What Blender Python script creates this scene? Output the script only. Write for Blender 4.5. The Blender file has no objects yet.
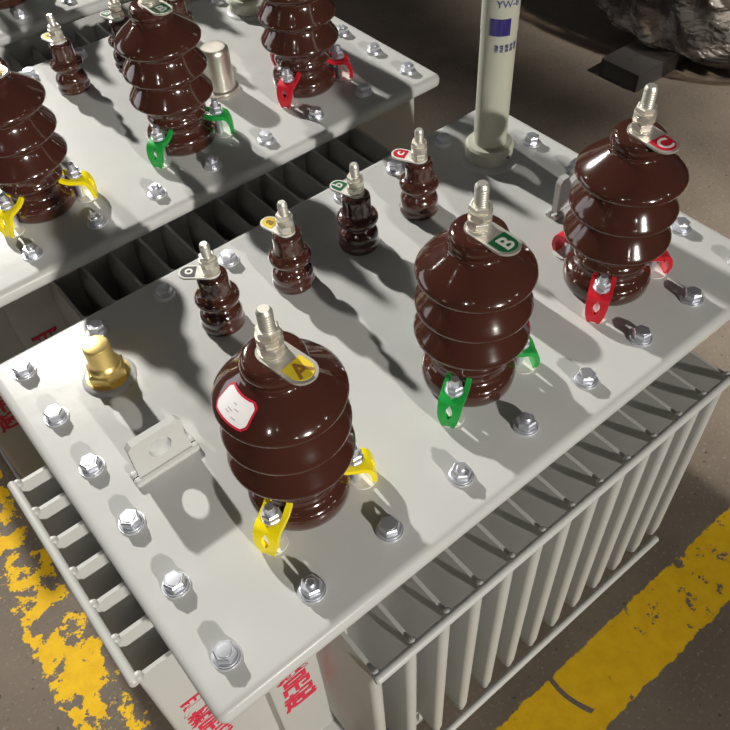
import bpy, bmesh, math, random
from mathutils import Matrix, Vector
random.seed(7)
C = bpy.context.scene.collection
S = 0.1            # one modelling unit = 10 cm
LID = 6.5          # lid height above the floor, in units
PI = math.pi

# ------------------------------------------------------------------ camera
cam_d = bpy.data.cameras.new('camera'); cam = bpy.data.objects.new('camera', cam_d); C.objects.link(cam)
cam_d.sensor_width = 36; cam_d.lens = 39.69; cam_d.clip_start = 0.01
right = Vector((0.77390959, -0.63148165, -0.04790476))
down = Vector((-0.50678867, -0.57217685, -0.64480919))
fwd = Vector((0.37977518, 0.52330161, -0.7628409))
pos = Vector((-0.47635018*S, -3.1958915*S, (7.41997411+LID)*S))
m = Matrix.Identity(4)
for i in range(3):
    m[i][0] = right[i]; m[i][1] = -down[i]; m[i][2] = -fwd[i]; m[i][3] = pos[i]
cam.matrix_world = m
bpy.context.scene.camera = cam

# ------------------------------------------------------------------ world, lamps of the hall and added fill spots
w = bpy.data.worlds.new('world'); bpy.context.scene.world = w; w.use_nodes = True
w.node_tree.nodes['Background'].inputs[0].default_value = (0.95, 0.97, 1.0, 1)
w.node_tree.nodes['Background'].inputs[1].default_value = 0.022
vs = bpy.context.scene.view_settings
vs.view_transform = 'Standard'; vs.look = 'None'; vs.gamma = 1; vs.use_curve_mapping = False; vs.exposure = 0

def lamp(name, loc, target, size, power, color, size_y=None):
    d = bpy.data.lights.new(name, 'AREA'); d.energy = power; d.color = color
    if size_y: d.shape = 'RECTANGLE'; d.size = size; d.size_y = size_y
    else: d.shape = 'DISK'; d.size = size
    o = bpy.data.objects.new(name, d); C.objects.link(o)
    o.location = loc
    o.rotation_euler = (Vector(target)-Vector(loc)).to_track_quat('-Z', 'Y').to_euler()
    return o
WARM = (1.0, 0.97, 0.91)
def spot(name, loc, target, power, color, cone):
    d = bpy.data.lights.new(name, 'SPOT'); d.energy = power; d.color = color
    d.shadow_soft_size = 0.13; d.spot_size = math.radians(cone); d.spot_blend = 1.0
    o = bpy.data.objects.new(name, d); C.objects.link(o); o.location = loc
    o.rotation_euler = (Vector(target)-Vector(loc)).to_track_quat('-Z', 'Y').to_euler()
spot('hall_lamp_behind', (0.33, 7.9, 4.85), (-0.2, 0.25, 0.65), 5000, WARM, 31)
spot('hall_lamp_front', (0.05, -7.6, 3.75), (-0.33, 0.15, 0.55), 2750, (1.0, 0.955, 0.885), 27)
spot('added_fill_spot', (2.6, -3.4, 5.6), (2.75, 0.85, 0.35), 4600, WARM, 16)  # added fill, no known source: brightens the film-wrapped coil
spot('added_fill_spot', (1.8, 0.0, 6.2), (1.75, 0.05, 0.0), 2300, WARM, 17)  # added overhead fill: lightens the floor to the right of the lid
lamp('window_light', (-5.2, 9.2, 2.4), (0.2, 0.9, 0.65), 6.0, 85, (0.97, 0.98, 1.0), 2.6)
for k, (lx, ly) in enumerate([(-4, -4), (4.5, -3), (-4, 2), (4.0, 2.5), (-3.5, 9), (5, 9), (0.5, 13)]):
    lamp('ceiling_lamp', (lx, ly, 6.2), (lx, ly, 0), 0.34, 1.8, WARM)

for lx, ly, lz in [(-2.2, -7.4, 4.2), (2.6, -7.4, 4.2), (5.0, -7.0, 4.6), (-3.6, -2.2, 4.4), (3.6, 6.8, 4.8), (-2.6, 7.6, 4.8)]:
    lamp('distant_hall_lamp', (lx, ly, lz), (0.3, 0.2, 0.65), 0.26, 9, WARM)

# ------------------------------------------------------------------ materials
def mat(name, col, rough=0.5, metal=0.0, coat=0.0, bump=None, spec=0.5):
    M = bpy.data.materials.new(name); M.use_nodes = True
    nt = M.node_tree; b = nt.nodes['Principled BSDF']
    b.inputs['Base Color'].default_value = (*col, 1); b.inputs['Roughness'].default_value = rough
    b.inputs['Metallic'].default_value = metal; b.inputs['Specular IOR Level'].default_value = spec
    b.inputs['Coat Weight'].default_value = coat; b.inputs['Coat Roughness'].default_value = 0.05
    tc = nt.nodes.new('ShaderNodeTexCoord')
    nz = nt.nodes.new('ShaderNodeTexNoise'); nz.inputs['Scale'].default_value = 14; nz.inputs['Detail'].default_value = 4
    nt.links.new(tc.outputs['Object'], nz.inputs['Vector'])
    mx = nt.nodes.new('ShaderNodeMix'); mx.data_type = 'RGBA'
    mx.inputs['A'].default_value = (*[c*0.93 for c in col], 1); mx.inputs['B'].default_value = (*[min(1, c*1.06) for c in col], 1)
    nt.links.new(nz.outputs['Fac'], mx.inputs['Factor']); nt.links.new(mx.outputs['Result'], b.inputs['Base Color'])
    if bump:
        n2 = nt.nodes.new('ShaderNodeTexNoise'); n2.inputs['Scale'].default_value = bump[0]; n2.inputs['Detail'].default_value = 3
        nt.links.new(tc.outputs['Object'], n2.inputs['Vector'])
        bp = nt.nodes.new('ShaderNodeBump'); bp.inputs['Strength'].default_value = bump[1]; bp.inputs['Distance'].default_value = bump[2]
        nt.links.new(n2.outputs['Fac'], bp.inputs['Height']); nt.links.new(bp.outputs['Normal'], b.inputs['Normal'])
    return M
M_PAINT = mat('grey_enamel', (0.515, 0.520, 0.502), 0.28, bump=(26, 0.10, 0.004), spec=0.14)
M_TANK = mat('grey_tank_enamel', (0.50, 0.50, 0.475), 0.42)
M_FIN = mat('grey_fin_enamel', (0.50, 0.50, 0.475), 0.40)
M_PORC = mat('brown_porcelain', (0.055, 0.018, 0.012), 0.13, coat=0.8, bump=(22, 0.06, 0.003))
M_NICKEL = mat('nickel', (0.80, 0.77, 0.69), 0.42, 0.85)
M_ZINC = mat('blue_zinc', (0.74, 0.76, 0.82), 0.40, 0.88)
M_STEEL = mat('brushed_steel', (0.72, 0.68, 0.60), 0.32, 0.9)
M_BRASS = mat('brass', (0.86, 0.65, 0.24), 0.34, 0.9)
M_TAG = mat('tag_metal', (0.60, 0.58, 0.52), 0.35, 0.6)
M_TAGW = mat('tag_white', (0.72, 0.72, 0.66), 0.4)
M_YEL = mat('yellow_paint', (0.93, 0.76, 0.004), 0.38)
M_GRN = mat('green_paint', (0.01, 0.33, 0.05), 0.38)
M_RED = mat('red_paint', (0.58, 0.012, 0.025), 0.38)
M_PYEL = mat('tag_yellow', (0.75, 0.56, 0.02), 0.4)
M_PGRN = mat('tag_green', (0.008, 0.13, 0.045), 0.4)
M_PRED = mat('tag_red', (0.50, 0.012, 0.03), 0.4)
M_PBLK = mat('tag_black', (0.02, 0.02, 0.02), 0.4)
M_LETW = mat('letter_white', (0.75, 0.75, 0.70), 0.5)
M_LETR = mat('letter_dull_red', (0.30, 0.13, 0.02), 0.5)
M_STKW = mat('sticker_white', (0.93, 0.92, 0.91), 0.3)
M_STKR = mat('sticker_red', (0.62, 0.02, 0.05), 0.35)
M_STKP = mat('sticker_print', (0.60, 0.50, 0.52), 0.4)
M_POST = mat('cream_tube', (0.48, 0.49, 0.40), 0.38)
M_BLUE = mat('gauge_blue', (0.035, 0.025, 0.16), 0.12)
M_INK = mat('blue_ink', (0.06, 0.07, 0.20), 0.5)
M_STEN = mat('stencil_red', (0.62, 0.03, 0.07), 0.5)
M_BLACK = mat('black_paint', (0.05, 0.046, 0.042), 0.34)
M_DARK = mat('dark_core', (0.035, 0.030, 0.028), 0.5)
M_WASH = mat('white_washer', (0.62, 0.62, 0.58), 0.4)

def wrap_material():
    M = bpy.data.materials.new('plastic_film'); M.use_nodes = True; nt = M.node_tree
    out = nt.nodes['Material Output']; b = nt.nodes['Principled BSDF']
    b.inputs['Base Color'].default_value = (0.62, 0.55, 0.49, 1); b.inputs['Roughness'].default_value = 0.10; b.inputs['Specular IOR Level'].default_value = 1.0; b.inputs['Coat Weight'].default_value = 1.0
    tc = nt.nodes.new('ShaderNodeTexCoord'); mp = nt.nodes.new('ShaderNodeMapping'); mp.inputs['Scale'].default_value = (7, 12, 20); mp.inputs['Rotation'].default_value = (0.5, 0.6, 0.3)
    nt.links.new(tc.outputs['Object'], mp.inputs['Vector'])
    nz = nt.nodes.new('ShaderNodeTexNoise'); nz.inputs['Scale'].default_value = 1.0; nz.inputs['Detail'].default_value = 5; nz.inputs['Distortion'].default_value = 1.2
    nt.links.new(mp.outputs['Vector'], nz.inputs['Vector'])
    bp = nt.nodes.new('ShaderNodeBump'); bp.inputs['Strength'].default_value = 1.0; bp.inputs['Distance'].default_value = 0.06
    nt.links.new(nz.outputs['Fac'], bp.inputs['Height']); nt.links.new(bp.outputs['Normal'], b.inputs['Normal'])
    tr = nt.nodes.new('ShaderNodeBsdfTransparent'); tr.inputs[0].default_value = (0.85, 0.80, 0.76, 1)
    mx = nt.nodes.new('ShaderNodeMixShader')
    n2 = nt.nodes.new('ShaderNodeTexNoise'); n2.inputs['Scale'].default_value = 0.55; n2.inputs['Detail'].default_value = 4; n2.inputs['Distortion'].default_value = 0.8
    nt.links.new(mp.outputs['Vector'], n2.inputs['Vector'])
    mr = nt.nodes.new('ShaderNodeMapRange'); mr.inputs['From Min'].default_value = 0.42; mr.inputs['From Max'].default_value = 0.60
    mr.inputs['To Min'].default_value = 0.16; mr.inputs['To Max'].default_value = 0.72
    nt.links.new(n2.outputs['Fac'], mr.inputs['Value']); nt.links.new(mr.outputs['Result'], mx.inputs[0])
    nt.links.new(tr.outputs[0], mx.inputs[1]); nt.links.new(b.outputs[0], mx.inputs[2]); nt.links.new(mx.outputs[0], out.inputs['Surface'])
    return M

def floor_material():
    M = bpy.data.materials.new('painted_concrete'); M.use_nodes = True; nt = M.node_tree; L = nt.links
    b = nt.nodes['Principled BSDF']; b.inputs['Roughness'].default_value = 0.75; b.inputs['Specular IOR Level'].default_value = 0.25
    tc = nt.nodes.new('ShaderNodeTexCoord'); P = tc.outputs['Object']
    def noise(scale, detail=5, rough=0.55):
        n = nt.nodes.new('ShaderNodeTexNoise'); n.inputs['Scale'].default_value = scale; n.inputs['Detail'].default_value = detail
        n.inputs['Roughness'].default_value = rough; L.new(P, n.inputs['Vector']); return n.outputs['Fac']
    def math_(op, a, c=None, clamp=False):
        n = nt.nodes.new('ShaderNodeMath'); n.operation = op; n.use_clamp = clamp
        for i, v in enumerate((a, c)):
            if v is None: continue
            if isinstance(v, (int, float)): n.inputs[i].default_value = v
            else: L.new(v, n.inputs[i])
        return n.outputs[0]
    def ramp(v, a, c):
        n = nt.nodes.new('ShaderNodeMapRange'); n.inputs['From Min'].default_value = a; n.inputs['From Max'].default_value = c
        L.new(v, n.inputs['Value']); return n.outputs['Result']
    def mix(f, a, c):
        n = nt.nodes.new('ShaderNodeMix'); n.data_type = 'RGBA'
        L.new(f, n.inputs['Factor'])
        for k, v in (('A', a), ('B', c)):
            if isinstance(v, tuple): n.inputs[k].default_value = (*v, 1)
            else: L.new(v, n.inputs[k])
        return n.outputs['Result']
    base = mix(ramp(noise(5, 6), 0.3, 0.7), (0.112, 0.090, 0.069), (0.160, 0.129, 0.099))
    base = mix(ramp(noise(130, 4), 0.58, 0.72), base, (0.21, 0.18, 0.145))
    base = mix(ramp(noise(90, 3, 0.6), 0.36, 0.30), base, (0.05, 0.040, 0.032))
    sp = nt.nodes.new('ShaderNodeSeparateXYZ'); L.new(P, sp.inputs[0]); X, Y = sp.outputs['X'], sp.outputs['Y']
    edge = math_('MULTIPLY', math_('SUBTRACT', noise(28, 6, 0.65), 0.5), 0.022)
    def band(v, lo, hi, wob):
        q = math_('ADD', v, wob)
        return math_('MULTIPLY', ramp(q, lo-0.0012, lo+0.0012), ramp(q, hi+0.0012, hi-0.0012))
    right_band = math_('MULTIPLY', band(Y, -0.220, -0.1085, edge), math_('GREATER_THAN', X, -0.205))
    wear = noise(24, 8, 0.72); big = noise(6, 2)
    thr = math_('ADD', 0.452, math_('MULTIPLY', ramp(X, 0.42, 0.75), 0.085))
    keep_r = ramp(math_('SUBTRACT', math_('ADD', wear, math_('MULTIPLY', big, 0.25)), thr), 0.0, 0.012)
    # curved scuff in the paint
    cx = math_('SUBTRACT', X, 0.56); cy = math_('SUBTRACT', Y, -0.13)
    d = math_('SQRT', math_('ADD', math_('MULTIPLY', cx, cx), math_('MULTIPLY', cy, cy)))
    scuff = math_('LESS_THAN', math_('ABSOLUTE', math_('SUBTRACT', math_('ADD', d, math_('MULTIPLY', edge, 0.25)), 0.12)), 0.0045)
    scuff = math_('MULTIPLY', scuff, math_('MULTIPLY', math_('LESS_THAN', X, 0.50), math_('GREATER_THAN', Y, -0.19)))
    keep_r = math_('MULTIPLY', keep_r, math_('SUBTRACT', 1.0, scuff))
    edge2 = math_('MULTIPLY', math_('SUBTRACT', noise(16, 7, 0.7), 0.5), 0.10)
    left_band = math_('MULTIPLY', band(X, -0.222, -0.122, edge2), math_('GREATER_THAN', Y, -0.228))
    keep_l = ramp(math_('ADD', math_('MULTIPLY', noise(15, 8, 0.68), 0.8), math_('MULTIPLY', big, 0.2)), 0.497, 0.504)
    mask = math_('MAXIMUM', math_('MULTIPLY', right_band, keep_r), math_('MULTIPLY', left_band, keep_l))
    yel = mix(ramp(noise(40, 5), 0.3, 0.7), (0.60, 0.35, 0.004), (0.70, 0.43, 0.007))
    L.new(mix(mask, base, yel), b.inputs['Base Color'])
    bp = nt.nodes.new('ShaderNodeBump'); bp.inputs['Strength'].default_value = 0.25; bp.inputs['Distance'].default_value = 0.003
    L.new(noise(110, 4), bp.inputs['Height']); L.new(bp.outputs['Normal'], b.inputs['Normal'])
    return M

# ------------------------------------------------------------------ mesh helpers (all in units)
def new(): return bmesh.new()
def box(bm, x0, x1, y0, y1, z0, z1, bev=0, seg=2, mi=0):
    g = bmesh.ops.create_cube(bm, size=1, matrix=Matrix.Translation(((x0+x1)/2, (y0+y1)/2, (z0+z1)/2)) @ Matrix.Diagonal((x1-x0, y1-y0, z1-z0, 1)))
    fs = {f for v in g['verts'] for f in v.link_faces}
    for f in fs: f.material_index = mi
    if bev:
        es = {e for v in g['verts'] for e in v.link_edges}
        r = bmesh.ops.bevel(bm, geom=list(es), offset=bev, segments=seg, affect='EDGES', profile=0.5)
        for f in r['faces']: f.material_index = mi
def lathe(bm, prof, seg=48, c=(0, 0), mi=0):
    rings = []
    for r, z in prof:
        if r < 1e-6: rings.append([bm.verts.new((c[0], c[1], z))])
        else: rings.append([bm.verts.new((c[0]+r*math.cos(2*PI*k/seg), c[1]+r*math.sin(2*PI*k/seg), z)) for k in range(seg)])
    for a, b in zip(rings, rings[1:]):
        for k in range(seg):
            j = (k+1) % seg
            if len(a) == 1 and len(b) == 1: continue
            if len(a) == 1: f = bm.faces.new((a[0], b[j], b[k]))
            elif len(b) == 1: f = bm.faces.new((a[k], a[j], b[0]))
            else: f = bm.faces.new((a[k], a[j], b[j], b[k]))
            f.material_index = mi
def tube(bm, p0, p1, r, seg=14, mi=0, rnd=True):
    p0 = Vector(p0); p1 = Vector(p1); d = p1-p0; L = d.length
    b2 = bmesh.new()
    k = r*0.35 if rnd else 0
    lathe(b2, [(0, 0), (r-k, 0), (r, k), (r, L-k), (r-k, L), (0, L)], seg)
    b2.transform(Matrix.Translation(p0) @ d.to_track_quat('Z', 'Y').to_matrix().to_4x4())
    merge(bm, b2, mi)
def merge(bm, b2, mi=0):
    vm = {v: bm.verts.new(v.co) for v in b2.verts}
    for f in b2.faces:
        try: g = bm.faces.new([vm[v] for v in f.verts])
        except ValueError: continue
        g.material_index = mi if mi is not None else f.material_index
    b2.free()
def hexnut(bm, r, z0, z1, c=(0, 0), rot=0, ch=0.18, mi=0):
    h = (z1-z0)*ch; seg = 6
    def ring(rr, z): return [bm.verts.new((c[0]+rr*math.cos(rot+PI/3*k), c[1]+rr*math.sin(rot+PI/3*k), z)) for k in range(seg)]
    rs = [ring(r*0.90, z0), ring(r, z0+h), ring(r, z1-h), ring(r*0.86, z1)]
    fs = [bm.faces.new(rs[0][::-1]), bm.faces.new(rs[-1])]
    for a, b in zip(rs, rs[1:]):
        for k in range(seg): fs.append(bm.faces.new((a[k], a[(k+1) % 6], b[(k+1) % 6], b[k])))
    for f in fs: f.material_index = mi
def prism(bm, pts, z0, z1, mi=0, mi_side=None):
    a = [bm.verts.new((x, y, z0)) for x, y in pts]; b = [bm.verts.new((x, y, z1)) for x, y in pts]
    fs = [bm.faces.new(a[::-1]), bm.faces.new(b)]
    for k in range(len(pts)):
        j = (k+1) % len(pts); fs.append(bm.faces.new((a[k], a[j], b[j], b[k])))
    for f in fs: f.material_index = mi
def holed_plate(bm, poly, hc, hr, z0, z1, n=40, mi=0):
    """flat plate of outline poly (convex, around hc) with a round hole"""
    angs = sorted([2*PI*k/n for k in range(n)] + [math.atan2(y-hc[1], x-hc[0]) % (2*PI) for x, y in poly])
    o = []; h = []
    for a in angs:
        dx, dy = math.cos(a), math.sin(a); best = 1e9
        for (x1, y1), (x2, y2) in zip(poly, poly[1:]+poly[:1]):
            ex, ey = x2-x1, y2-y1; den = dx*ey-dy*ex
            if abs(den) < 1e-9: continue
            t = ((x1-hc[0])*ey-(y1-hc[1])*ex)/den; s = ((x1-hc[0])*dy-(y1-hc[1])*dx)/den
            if t > 0 and -1e-6 <= s <= 1+1e-6: best = min(best, t)
        o.append((hc[0]+dx*best, hc[1]+dy*best)); h.append((hc[0]+dx*hr, hc[1]+dy*hr))
    V = lambda L, z: [bm.verts.new((x, y, z)) for x, y in L]
    o0, o1, h0, h1 = V(o, z0), V(o, z1), V(h, z0), V(h, z1)
    for k in range(len(o)):
        j = (k+1) % len(o)
        for q in ((o1[k], o1[j], h1[j], h1[k]), (o0[j], o0[k], h0[k], h0[j]), (o0[k], o0[j], o1[j], o1[k]), (h0[j], h0[k], h1[k], h1[j])):
            bm.faces.new(q).material_index = mi
def text_bm(body, size, extrude=0.006, bold=0.0):
    cu = bpy.data.curves.new('text', 'FONT'); cu.body = body; cu.size = size; cu.extrude = extrude; cu.offset = bold
    cu.align_x = 'CENTER'; cu.align_y = 'CENTER'; cu.resolution_u = 4
    o = bpy.data.objects.new('text', cu); C.objects.link(o)
    bpy.context.view_layer.update()
    me = bpy.data.meshes.new_from_object(o.evaluated_get(bpy.context.evaluated_depsgraph_get()))
    b2 = bmesh.new(); b2.from_mesh(me)
    bpy.data.objects.remove(o); bpy.data.curves.remove(cu); bpy.data.meshes.remove(me)
    return b2
def obj(name, bm, mats, parent=None, loc=(0, 0, 0), rz=0, smooth=35, label=None):
    bm.transform(Matrix.Scale(S, 4))
    bmesh.ops.recalc_face_normals(bm, faces=bm.faces)
    me = bpy.data.meshes.new(name); bm.to_mesh(me); bm.free()
    if not isinstance(mats, (list, tuple)): mats = [mats]
    for q in mats: me.materials.append(q)
    if smooth:
        me.polygons.foreach_set('use_smooth', [True]*len(me.polygons)); me.set_sharp_from_angle(angle=math.radians(smooth))
    o = bpy.data.objects.new(name, me); C.objects.link(o)
    o.location = Vector(loc)*S; o.rotation_euler = (0, 0, rz)
    if parent: o.parent = parent
    if label: o['label'] = label
    return o
def copy_part(o, loc, rz=0, parent=None, label=None):
    c = o.copy(); C.objects.link(c); c.location = Vector(loc)*S; c.rotation_euler = (0, 0, rz)
    c.parent = parent or o.parent
    if label: c['label'] = label
    return c
def thing(name, label, cat, loc, rz=0, group=None):
    o = bpy.data.objects.new(name, None); C.objects.link(o); o.empty_display_size = 0.1
    o.location = Vector(loc)*S; o.rotation_euler = (0, 0, rz); o['label'] = label; o['category'] = cat
    if group: o['group'] = group
    return o
def copy_tree(o, parent=None):
    c = o.copy(); C.objects.link(c)
    if parent: c.parent = parent
    for ch in list(o.children): copy_tree(ch, c)
    return c

# ------------------------------------------------------------------ the floor
fb = new(); bmesh.ops.create_grid(fb, x_segments=1, y_segments=1, size=160)
fl = obj('floor', fb, floor_material(), smooth=0); fl['kind'] = 'structure'

# ------------------------------------------------------------------ the transformer
OX, OY = 4.0, 2.26                       # centre of the lid; bolt (0,0) is the nearest corner bolt
def L(x, y, z=0): return (x-OX, y-OY, z+LID)
GROUP = 'oil transformers standing in a row'
T = thing('transformer', 'nearest grey oil transformer, a white red-edged sticker on one of its brown bushings', 'transformer', (OX, OY, 0), 0, GROUP)

bm = new(); box(bm, -4.38, 4.38, -2.73, 2.73, -0.25, 0, 0.11, 5)
obj('lid', bm, M_PAINT, T, (0, 0, LID))
bm = new()
x0, x1, y0, y1 = 0.32, 7.68, 0.40, 4.12
box(bm, x0, x1, y0, y1, -5.35, -0.24, 0.05)
bm.transform(Matrix.Translation((-OX, -OY, 0)))
tank = obj('tank', bm, M_TANK, T, (0, 0, LID))
bm = new(); box(bm, 0.1-OX, 7.9-OX, 0.15-OY, 4.37-OY, -5.47, -5.35, 0.02)
obj('base_flange', bm, M_TANK, T, (0, 0, LID))
for xx in (1.9, 6.1):
    bm = new(); box(bm, -0.35, 0.35, -2.55, 2.55, -6.1, -5.99, .01); box(bm, -0.35, -0.27, -2.55, 2.55, -6.1, -5.47); box(bm, 0.27, 0.35, -2.55, 2.55, -6.1, -5.47)
    box(bm, -.35, .35, -2.55, 2.55, -5.55, -5.47)
    box(bm, -.35, .35, -2.1, -1.5, -6.5, -6.1, .05); box(bm, -.35, .35, 1.5, 2.1, -6.5, -6.1, .05)
    obj('skid', bm, M_TANK, T, (xx-OX, 0, LID))

def fin_bm(length, h=4.35, t=0.155):
    """hollow pressed fin, root at y=0, tip at y=-length, top edge at z=0; pinched to a seam at top and bottom"""
    b = new(); rings = []
    for z, tt, ins in ((0, 0.05, 0), (-0.03, 0.05, 0), (-0.27, t, 0), (-h+0.4, t, 0), (-h+0.12, t*0.6, 0.03), (-h, 0.03, 0.12)):
        r = tt/2; pts = [(r, 0), (r, -length+ins+r)]
        for k in range(1, 6):
            a = -PI*k/6; pts.append((r*math.cos(a), -length+ins+r+r*math.sin(a)))
        pts += [(-r, -length+ins+r), (-r, 0)]
        rings.append([b.verts.new((x, y, z)) for x, y in pts])
    for p, q in zip(rings, rings[1:]):
        n = len(p)
        for k in range(n): b.faces.new((p[k], p[(k+1) % n], q[(k+1) % n], q[k]))
    b.faces.new(rings[0]); b.faces.new(rings[-1][::-1])
    bmesh.ops.create_uvsphere(b, u_segments=10, v_segments=8, radius=0.062, matrix=Matrix.Translation((0, -length+0.03, -0.01)))
    return b
def bank(root_xy, step, n, length, rz, rod_over):
    first = None
    for k in range(n):
        p = L(root_xy[0]+step[0]*k, root_xy[1]+step[1]*k, -0.8)
        if first is None: first = obj('cooling_fin', fin_bm(length), M_FIN, T, p, rz, smooth=50)
        else: copy_part(first, p, rz)
    run = math.hypot(*step)*(n-1)
    for z in (-0.8, -5.14):
        b = new(); tube(b, (-0.06, -length-0.03, 0), (run+0.06, -length-0.03, 0), 0.058, 12)
        # local +x of the bank runs along the step
        ox, oy = root_xy
        if step[0]*math.cos(rz)+step[1]*math.sin(rz) < 0: ox += step[0]*(n-1); oy += step[1]*(n-1)
        obj('fin_rod', b, M_FIN, T, L(ox, oy, z), rz)
bank((1.12, y0), (0.4905, 0), 13, 1.22, 0, True)
bank((6.88, y1), (-0.4905, 0), 13, 1.22, PI, True)
bank((x0, 0.755), (0, 0.5055), 7, 1.11, -PI/2, True)
bank((x1, 0.755), (0, 0.5055), 7, 1.11, PI/2, True)

# red stencilled warning on the tank and on the end fins
b = text_bm('严\n禁\n吊\n起', 0.50, 0.004, 0.012)
b.transform(Matrix.Rotation(PI/2, 4, 'X'))
obj('stencil_text', b, M_STEN, tank, (0.68-OX, y0-0.006-OY, -2.72), label='red stencilled characters on the grey tank')
b = text_bm('严\n禁\n吊\n起', 0.42, 0.004, 0.012)
b.transform(Matrix.Rotation(PI/2, 4, 'X'))
fin_end = [o for o in T.children if o.name.startswith('cooling_fin')]
obj('stencil_text', b, M_STEN, tank, (-0.42-OX, 0.675-OY, -2.75), label='red stencilled characters on the grey end fin')

# lid bolts
def bolt_bm(stud=False):
    b = new(); lathe(b, [(0, 0), (0.16, 0), (0.165, 0.012), (0.16, 0.028), (0, 0.028)], 28)
    lathe(b, [(0.12, 0.028), (0.148, 0.032), (0.14, 0.05), (0.1, 0.06)], 28)
    hexnut(b, 0.128, 0.045, 0.155, rot=0.3)
    lathe(b, [(0.085, 0.153), (0.08, 0.162), (0, 0.166)] if not stud else [(0.06, 0.15), (0.06, 0.185), (0.045, 0.2), (0, 0.2)], 20)
    bmesh.ops.scale(b, vec=(0.88, 0.88, 0.88), verts=b.verts)
    return b
kinds = [obj('lid_bolt', bolt_bm(False), M_ZINC, T, L(0, 0), 0.1, smooth=30)]
kinds.append(obj('lid_bolt', bolt_bm(True), M_ZINC, T, L(1, 0), 0.5, smooth=30))
SY = 0.9187
spots = [(i, 0) for i in range(2, 9)] + [(i, 5*SY) for i in range(0, 9)] + [(0, j*SY) for j in range(1, 5)] + [(8, j*SY) for j in range(1, 5)]
for i, (x, y) in enumerate(spots):
    copy_part(kinds[1 if (y == 0 and x in (3, 4)) else 0], L(x, y), random.uniform(0, 1.05))

# ---- high-voltage bushings
HV = [(0, 0), (.50, 0), (.54, .05), (.55, .13), (.545, .20), (.52, .25), (.46, .29), (.43, .33), (.42, .39), (.43, .43), (.46, .46), (.47, .49),
      (.455, .52), (.43, .55), (.42, .59), (.425, .64), (.48, .69), (.56, .725), (.602, .75), (.618, .772), (.62, .795), (.605, .825), (.575, .87), (.54, .925), (.50, .99), (.472, 1.045), (.458, 1.09),
      (.475, 1.115), (.54, 1.145), (.59, 1.172), (.61, 1.195), (.612, 1.217), (.598, 1.248), (.57, 1.292), (.535, 1.345), (.495, 1.412), (.468, 1.468), (.455, 1.52),
      (.475, 1.545), (.54, 1.58), (.588, 1.607), (.606, 1.628), (.611, 1.648), (.604, 1.675), (.575, 1.715), (.525, 1.765), (.465, 1.818), (.40, 1.87), (.34, 1.92), (.30, 1.96), (.29, 1.985),
      (.292, 2.0), (.305, 2.03), (.312, 2.07), (.305, 2.11), (.285, 2.15), (.25, 2.172), (.20, 2.18), (0, 2.18)]
def smooth_profile(p):
    out = [p[0]]
    for a, b in zip(p[1:], p[2:]):
        out += [a, ((a[0]+b[0])/2, (a[1]+b[1])/2)]
    return out+[p[-1]]
def stud_bm(z0, rn, rs, top):
    """nuts, washers and threaded stud standing on z0"""
    nuts = new()
    lathe(nuts, [(0, z0), (rn*1.02, z0), (rn*1.02, z0+0.02), (0, z0+0.02)], 24)
    h = rn*0.72; z = z0+0.02
    for k, f in enumerate((1.0, 0.97, 0.93)):
        hexnut(nuts, rn*f, z, z+h*(1, .8, .75)[k], rot=0.2+0.5*k); z += h*(1, .8, .75)[k]
        if k < 2: lathe(nuts, [(0, z), (rn*0.97, z), (rn*0.97, z+0.02), (0, z+0.02)], 24); z += 0.02
    st = new(); pr = [(0, z0)]; z = z0; k = 0
    while z < top-0.035:
        pr.append((rs if k % 2 == 0 else rs*0.93, z)); z += 0.014; k += 1
    pr += [(rs*0.95, top-0.03), (rs*0.7, top), (0, top)]
    lathe(st, pr, 20)
    return nuts, st
def stadium(l, r, n=10):
    pts = [(r*math.cos(PI/2+PI*k/n), r*math.sin(PI/2+PI*k/n)) for k in range(n+1)]
    pts += [(l+r*math.cos(-PI/2+PI*k/n), r*math.sin(-PI/2+PI*k/n)) for k in range(n+1)]
    return pts
def tag_bm(l, r, letter, lsize, lrot):
    b = new(); prism(b, stadium(l, r), 0, 0.025, 0)
    r2 = r*0.78; n = 10
    pts = [(l-r*0.85, r2), (l-r*0.85, -r2)] + [(l+r2*math.cos(-PI/2+PI*k/n), r2*math.sin(-PI/2+PI*k/n)) for k in range(n+1)]
    prism(b, pts, 0.025, 0.029, 1)
    t = text_bm(letter, lsize, 0.002, 0.004); t.transform(Matrix.Translation((l+0.0, 0, 0.031)) @ Matrix.Rotation(lrot, 4, 'Z'))
    merge(b, t, 2)
    return b
def clamp_bm():
    """cast hook: forked top over the bushing foot, leg with an oval slot down to the lid"""
    prof = [(0.0, 0.40, 0.47), (0.06, 0.455, 0.43), (0.14, 0.53, 0.395), (0.24, 0.63, 0.38), (0.33, 0.72, 0.37), (0.40, 0.775, 0.33), (0.45, 0.80, 0.28),
            (0.52, 0.82, 0.21), (0.58, 0.83, 0.14), (0.64, 0.83, 0.08), (0.72, 0.825, 0.0)]
    half = [0.135, 0.145, 0.148, 0.145, 0.14, 0.138, 0.134, 0.128, 0.118, 0.10, 0.075]
    gap = [0.09, 0.09, 0.09, 0.07, 0.0, 0.0, 0.035, 0.045, 0.0, 0.0, 0.0]
    b = new()
    for sgn in (1, -1):
        rows = [[b.verts.new((r, sgn*(g+(w-g)*f), z)) for f in (0, 0.5, 1)] for (s, r, z), w, g in zip(prof, half, gap)]
        for p, q in zip(rows, rows[1:]):
            for k in range(2):
                b.faces.new((p[k], p[k+1], q[k+1], q[k]) if sgn > 0 else (p[k+1], p[k], q[k], q[k+1]))
    bmesh.ops.remove_doubles(b, verts=b.verts, dist=1e-4)
    bmesh.ops.recalc_face_normals(b, faces=b.faces)
    bmesh.ops.solidify(b, geom=b.faces[:], thickness=0.06)
    return b
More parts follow.
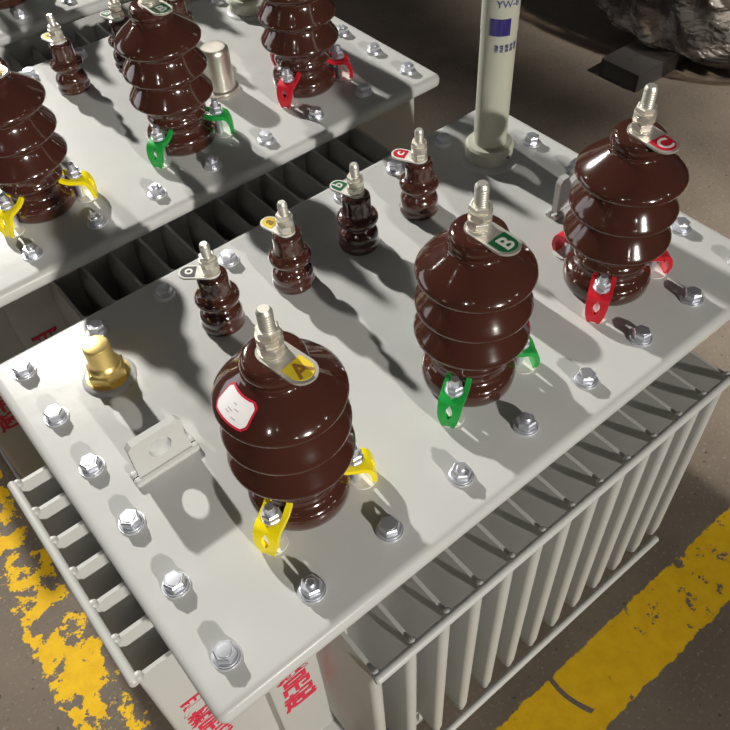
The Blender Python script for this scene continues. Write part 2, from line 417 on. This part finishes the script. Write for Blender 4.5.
def clamp_bolt_bm():
    b = new(); lathe(b, [(0, 0), (0.15, 0), (0.15, 0.02), (0, 0.02)], 24, (0.68, 0), 1)
    lathe(b, [(0, 0.03), (0.058, 0.03), (0.058, 0.52), (0.045, 0.60), (0, 0.60)], 18, (0.605, 0))
    lathe(b, [(0, .52), (0.105, .40), (0.105, .425), (0, .425)], 22, (0.605, 0))
    hexnut(b, 0.098, 0.425, 0.51, (0.605, 0), 0.4)
    return b
HVN = [('A', (1.60, 1.01), 'yellow', M_YEL, M_PYEL, M_LETR, -80), ('B', (4.05, 0.98), 'green', M_GRN, M_PGRN, M_LETW, -88), ('C', (6.485, 0.96), 'red', M_RED, M_PRED, M_LETW, -97)]
porc = None
for letter, (px, py), cname, mc, mp_, ml, tang in HVN:
    if porc is None:
        bm = new(); lathe(bm, smooth_profile([(r*1.04 if .66 < z < 1.93 else r, z+0.05*min(1, max(0, z-.4)/.3)) for r, z in HV]), 64)
        porc = obj('porcelain_bushing', bm, M_PORC, T, L(px, py), 0, smooth=80); bu = porc
    else: bu = copy_part(porc, L(px, py), 0)
    bu['label'] = 'tall brown porcelain bushing with %s clamps and %s letter tag' % (cname, cname)
    n_, s_ = stud_bm(2.25, 0.124, 0.073, 2.77)
    if letter == 'A':
        P_nut = obj('terminal_nuts', n_, M_NICKEL, bu, smooth=30); P_st = obj('terminal_stud', s_, M_NICKEL, bu, smooth=30)
    else:
        n_.free(); s_.free(); copy_part(P_nut, (0, 0, 0), 0.3, bu); copy_part(P_st, (0, 0, 0), 0, bu)
    obj('phase_tag', tag_bm(0.35, 0.15, letter, 0.24, PI/2), [M_TAG, mp_, ml], bu, (0, 0, 2.222), math.radians(tang), smooth=30, label='%s letter %s tag' % (cname, letter))
    for k, a in enumerate((210, 330, 90)):
        if k == 0:
            cl = obj('clamp', clamp_bm(), mc, bu, (0, 0, 0), math.radians(a), smooth=50, label='%s painted clamp' % cname)
            if letter == 'A': cb = obj('clamp_bolt', clamp_bolt_bm(), [M_ZINC, M_WASH], bu, (0, 0, 0), math.radians(a), smooth=30)
            else: copy_part(cb, (0, 0, 0), math.radians(a), bu)
        else: copy_part(cl, (0, 0, 0), math.radians(a), bu); copy_part(cb, (0, 0, 0), math.radians(a), bu)
    if letter == 'A': bushA = bu

# ---- low-voltage bushings
LV = [(0, 0), (.25, 0), (.275, .02), (.285, .06), (.275, .10), (.265, .13), (.272, .17), (.272, .22), (.25, .28), (.21, .325), (.19, .355), (.195, .385), (.24, .41), (.272, .44), (.282, .48), (.27, .52), (.235, .55), (.21, .56), (.20, .575), (.192, .60), (.19, .80), (.18, .84), (.155, .86), (0, .86)]
lv = None
for letter, px, tname, mp_, ml, tang in (('o', 2.32, 'black', M_PBLK, M_LETW, 140), ('a', 3.43, 'yellow', M_PYEL, M_LETR, 104), ('b', 4.55, 'green', M_PGRN, M_LETW, 107), ('c', 5.65, 'red', M_PRED, M_LETW, 118)):
    if lv is None:
        bm = new(); lathe(bm, smooth_profile(LV), 40)
        lv = obj('small_bushing', bm, M_PORC, T, L(px, 3.65), 0, smooth=80); bu = lv
    else: bu = copy_part(lv, L(px, 3.65), 0)
    bu['label'] = 'short brown porcelain bushing with %s letter tag' % tname
    n_, s_ = stud_bm(0.885, 0.112, 0.062, 1.325)
    if letter == 'o': Q_n = obj('terminal_nuts', n_, M_NICKEL, bu, smooth=30); Q_s = obj('terminal_stud', s_, M_NICKEL, bu, smooth=30)
    else: n_.free(); s_.free(); copy_part(Q_n, (0, 0, 0), 0.4, bu); copy_part(Q_s, (0, 0, 0), 0, bu)
    obj('phase_tag', tag_bm(0.28, 0.115, letter, 0.19, -PI/2), [M_TAGW, mp_, ml], bu, (0, 0, 0.862), math.radians(tang), smooth=30, label='%s letter tag' % tname)

# ---- lifting lugs
def lug():
    b = new(); holed_plate(b, [(-0.33, 0.0), (0.33, 0.0), (0.31, 0.57), (0.26, 0.62), (-0.28, 0.62), (-0.33, 0.56)], (0, 0.36), 0.135, -0.045, 0.045)
    b.transform(Matrix.Rotation(PI/2, 4, 'X'))
    bmesh.ops.recalc_face_normals(b, faces=b.faces)
    return b
for px in (0.66, 7.27):
    lg = obj('lifting_lug', lug(), M_PAINT, T, L(px, 2.26), 0, smooth=40)
    b = new(); tube(b, (-0.40, -0.05, 0.03), (0.40, -0.05, 0.03), 0.055, 10); tube(b, (-0.40, 0.05, 0.03), (0.40, 0.05, 0.03), 0.055, 10)
    b.transform(Matrix.Identity(4)); obj('weld_bead', b, M_PAINT, lg)

# ---- brass filling plug
b = new(); hexnut(b, 0.25, 0.06, 0.20, rot=0.2); lathe(b, [(0.2, .2), (0.2, .245), (0.175, .27), (0.158, .30), (0.158, .56), (0.15, .585), (0.14, .59), (0, .59)], 36)
lathe(b, [(0, 0.04), (.26, 0.04), (.27, 0.06), (.2, 0.075)], 36)
plug = obj('filling_plug', b, M_BRASS, T, L(0.77, 3.82), 0, smooth=35, label='brass hexagonal filling plug')
b = new(); lathe(b, [(0, 0), (.33, 0), (.31, .03), (.27, .05), (0, .05)], 36); obj('weld_collar', b, M_PAINT, plug)

# ---- pressure relief cap
b = new(); lathe(b, [(0, 0), (.30, 0), (.31, .03), (.30, .07), (.255, .09), (.245, .12), (.245, .70), (.235, .75), (.20, .79), (0, .80)], 40)
obj('relief_cap', b, M_STEEL, T, L(5.3, 1.78 if True else 0), 0, smooth=40, label='silver cylindrical relief cap')

# ---- oil gauge tube
b = new(); lathe(b, [(0, 0.28), (.245, .28), (.245, 2.02), (.25, 2.04), (.25, 4.2), (.30, 4.22), (.30, 4.5), (.25, 4.6), (0, 4.62)], 48)
gp = (7.27, 3.87)
gauge = obj('oil_gauge_tube', b, M_POST, T, L(*gp), 0, smooth=40, label='tall cream oil gauge tube with blue window')
b = new(); lathe(b, [(0, .02), (.34, .02), (.36, .05), (.36, .25), (.33, .29), (.245, .30)], 48); obj('collar', b, M_POST, gauge)
b = new(); tube(b, (0, -0.33, .16), (0, -0.375, .16), 0.03, 10); b.transform(Matrix.Rotation(0.1, 4, 'Z')); obj('set_screw', b, M_DARK, gauge)
b = new(); lathe(b, [(0, 0), (.46, 0), (.43, .03), (.36, .05), (0, .05)], 40); obj('weld_collar', b, M_PAINT, gauge)
AZ = math.atan2(-3.2-3.87, -0.48-7.27)     # the printed side
def arc_patch(bm, a0, a1, z0, z1, r, n=10, th=0.008):
    lo = []; hi = []; lo2 = []; hi2 = []
    for k in range(n+1):
        a = a0+(a1-a0)*k/n; c, s = math.cos(a), math.sin(a)
        lo.append(bm.verts.new((r*c, r*s, z0))); hi.append(bm.verts.new((r*c, r*s, z1)))
        lo2.append(bm.verts.new(((r-th)*c, (r-th)*s, z0))); hi2.append(bm.verts.new(((r-th)*c, (r-th)*s, z1)))
    for k in range(n):
        for q in ((lo[k], lo[k+1], hi[k+1], hi[k]), (hi2[k], hi2[k+1], lo2[k+1], lo2[k]), (hi[k], hi[k+1], hi2[k+1], hi2[k]), (lo2[k], lo2[k+1], lo[k+1], lo[k])): bm.faces.new(q)
    bm.faces.new((lo[0], hi[0], hi2[0], lo2[0])); bm.faces.new((lo[-1], lo2[-1], hi2[-1], hi[-1]))
b = new(); arc_patch(b, AZ-0.50, AZ+0.62, 2.05, 2.28, 0.256)
obj('gauge_window', b, M_BLUE, gauge, smooth=40, label='dark blue gauge window')
def wrap_text(body, size, z, az, r, parent):
    t = text_bm(body, size, 0.002, 0.0015)
    bmesh.ops.subdivide_edges(t, edges=[e for e in t.edges if e.calc_length() > 0.03], cuts=2)
    for v in t.verts:
        a = az+v.co.x/r; rr = r+v.co.z
        v.co = Vector((rr*math.cos(a), rr*math.sin(a), z+v.co.y))
    return obj('printed_text', t, M_INK, parent, smooth=0)
wrap_text('YW-8', 0.13, 2.47, AZ+0.42, 0.252, gauge)
wrap_text('油 位 指 示 器\n管 式 油 位 计', 0.055, 1.87, AZ+0.50, 0.249, gauge)

# ------------------------------------------------------------------ its neighbours: copies before the sticker goes on
T2 = copy_tree(T); T2.location = Vector((OX, OY+6.58, 0))*S
T2['label'] = 'second grey oil transformer in the row, behind the nearest one across a dark gap'
T3 = copy_tree(T); T3.location = Vector((OX-0.05, OY+6.58+6.9, 0))*S; T3.rotation_euler = (0, 0, math.radians(-3))
T3['label'] = 'farthest grey oil transformer, only the near edge of its lid in the top left corner'

# paper sticker on the first bushing of the nearest transformer: follows the curve of the top shed
def sticker():
    b = new(); zs = [(.640, 1.712), (.628, 1.728), (.598, 1.767), (.546, 1.817), (.484, 1.87), (.416, 1.922), (.354, 1.972), (.31, 2.012)]
    seg = [0]
    for p, q in zip(zs, zs[1:]): seg.append(seg[-1]+math.hypot(q[0]-p[0], q[1]-p[1]))
    def at(s):
        for k in range(len(seg)-1):
            if s <= seg[k+1] or k == len(seg)-2:
                f = (s-seg[k])/(seg[k+1]-seg[k]); return (zs[k][0]+f*(zs[k+1][0]-zs[k][0]), zs[k][1]+f*(zs[k+1][1]-zs[k][1]))
    def pt(u, v, off):
        r, z = at(v); a = math.radians(182)+u/0.44*(0.44/max(r, .25))**0.6
        n = Vector((0.62*math.cos(a), 0.62*math.sin(a), 0.78))
        return Vector((r*math.cos(a), r*math.sin(a), z))+n*off
    W, H, n = 0.215, 0.30, 10
    def sheet(u0, u1, v0, v1, off, mi, cut):
        g = {}
        for i in range(n+1):
            for j in range(n+1):
                fu, fv = i/n, j/n
                u = u0+(u1-u0)*fu; v = v0+(v1-v0)*fv
                dx = min(fu, 1-fu)*(u1-u0); dy = min(fv, 1-fv)*(v1-v0)
                if dx+dy < cut: 
                    k = (cut-dx-dy)/2; u += k*(1 if fu < .5 else -1); v += k*(1 if fv < .5 else -1)
                g[i, j] = b.verts.new(pt(u, v, off))
        for i in range(n):
            for j in range(n):
                f = b.faces.new((g[i, j], g[i+1, j], g[i+1, j+1], g[i, j+1])); f.material_index = mi
    sheet(-W, W, 0.075, 0.075+H, 0.008, 0, 0.05)
    sheet(-W+.022, W-.022, 0.098, H+.052, 0.011, 1, 0.04)
    for (u, v, l) in ((-.06, .16, .05), (-.05, .19, .06), (.03, .14, .05), (.02, .22, .05), (-.02, .26, .04)):
        sheet(u, u+l, v, v+.012, 0.0125, 2, 0)
    return b
obj('paper_sticker', sticker(), [M_STKR, M_STKW, M_STKP], bushA, smooth=60, label='white paper sticker with red border')

# ------------------------------------------------------------------ film-wrapped coil on black rails at the far right
W = thing('wrapped_coil', 'dark round coil wrapped in shiny clear plastic film on black rails, top right', 'wrapped machine', (25.5, 10.0, 0))
b = new(); lathe(b, [(0, .5), (3.6, .5), (3.7, .7), (3.7, 5.4), (3.4, 5.7), (0, 5.7)], 48)
for k in range(36):
    a = 2*PI*k/36; q = new(); box(q, 3.6, 4.05, -.1, .1, .7, 5.3); q.transform(Matrix.Rotation(a, 4, 'Z')); merge(b, q)
obj('coil', b, M_DARK, W)
b = new(); seg = 140; nz = 60; rng = random.Random(3)
waves = [(rng.randint(3, 26), rng.uniform(.4, 3.2), rng.uniform(0, 6.28), rng.uniform(.01, .05)) for _ in range(22)]
prof = [(0, 6.1), (2.5, 6.05), (3.8, 5.95), (4.3, 5.6), (4.45, 5.0), (4.4, 4.0), (4.35, 3.0), (4.4, 2.0), (4.5, 1.3), (4.45, .8), (4.1, .55)]
fine = []
for p, q in zip(prof, prof[1:]):
    for k in range(5): fine.append((p[0]+(q[0]-p[0])*k/5, p[1]+(q[1]-p[1])*k/5))
fine.append(prof[-1]); lathe(b, fine, seg)
for v in b.verts:
    a = math.atan2(v.co.y, v.co.x); r = math.hypot(v.co.x, v.co.y)
    if r > 2:
        dlt = sum(am*math.sin(fa*a+fz*v.co.z+ph) for fa, fz, ph, am in waves)
        dlt += 0.10*abs(math.sin(9*a+1.7*v.co.z))
        v.co.x *= (r+dlt)/r; v.co.y *= (r+dlt)/r; v.co.z += 0.4*dlt*(v.co.z > .7)
obj('plastic_wrap', b, wrap_material(), W, smooth=180)
def rail():
    r = new(); box(r, 0, 9.6, -.72, .72, .50, .57, .012); box(r, 0, 9.6, -.72, -.62, 0, .52); box(r, 0, 9.6, .62, .72, 0, .52); box(r, 0, .08, -.66, .66, 0, .52)
    for q in (.55, .95):
        lathe(r, [(0, .569), (.09, .569), (.09, .576), (0, .576)], 16, (q, 0.1*q), mi=1)
    return r
r0 = obj('rail', rail(), [M_BLACK, M_DARK], W, (19.65-25.5, 10.05-10, 0), 0)
copy_part(r0, (23.5-25.5, 13.3-10, 0));
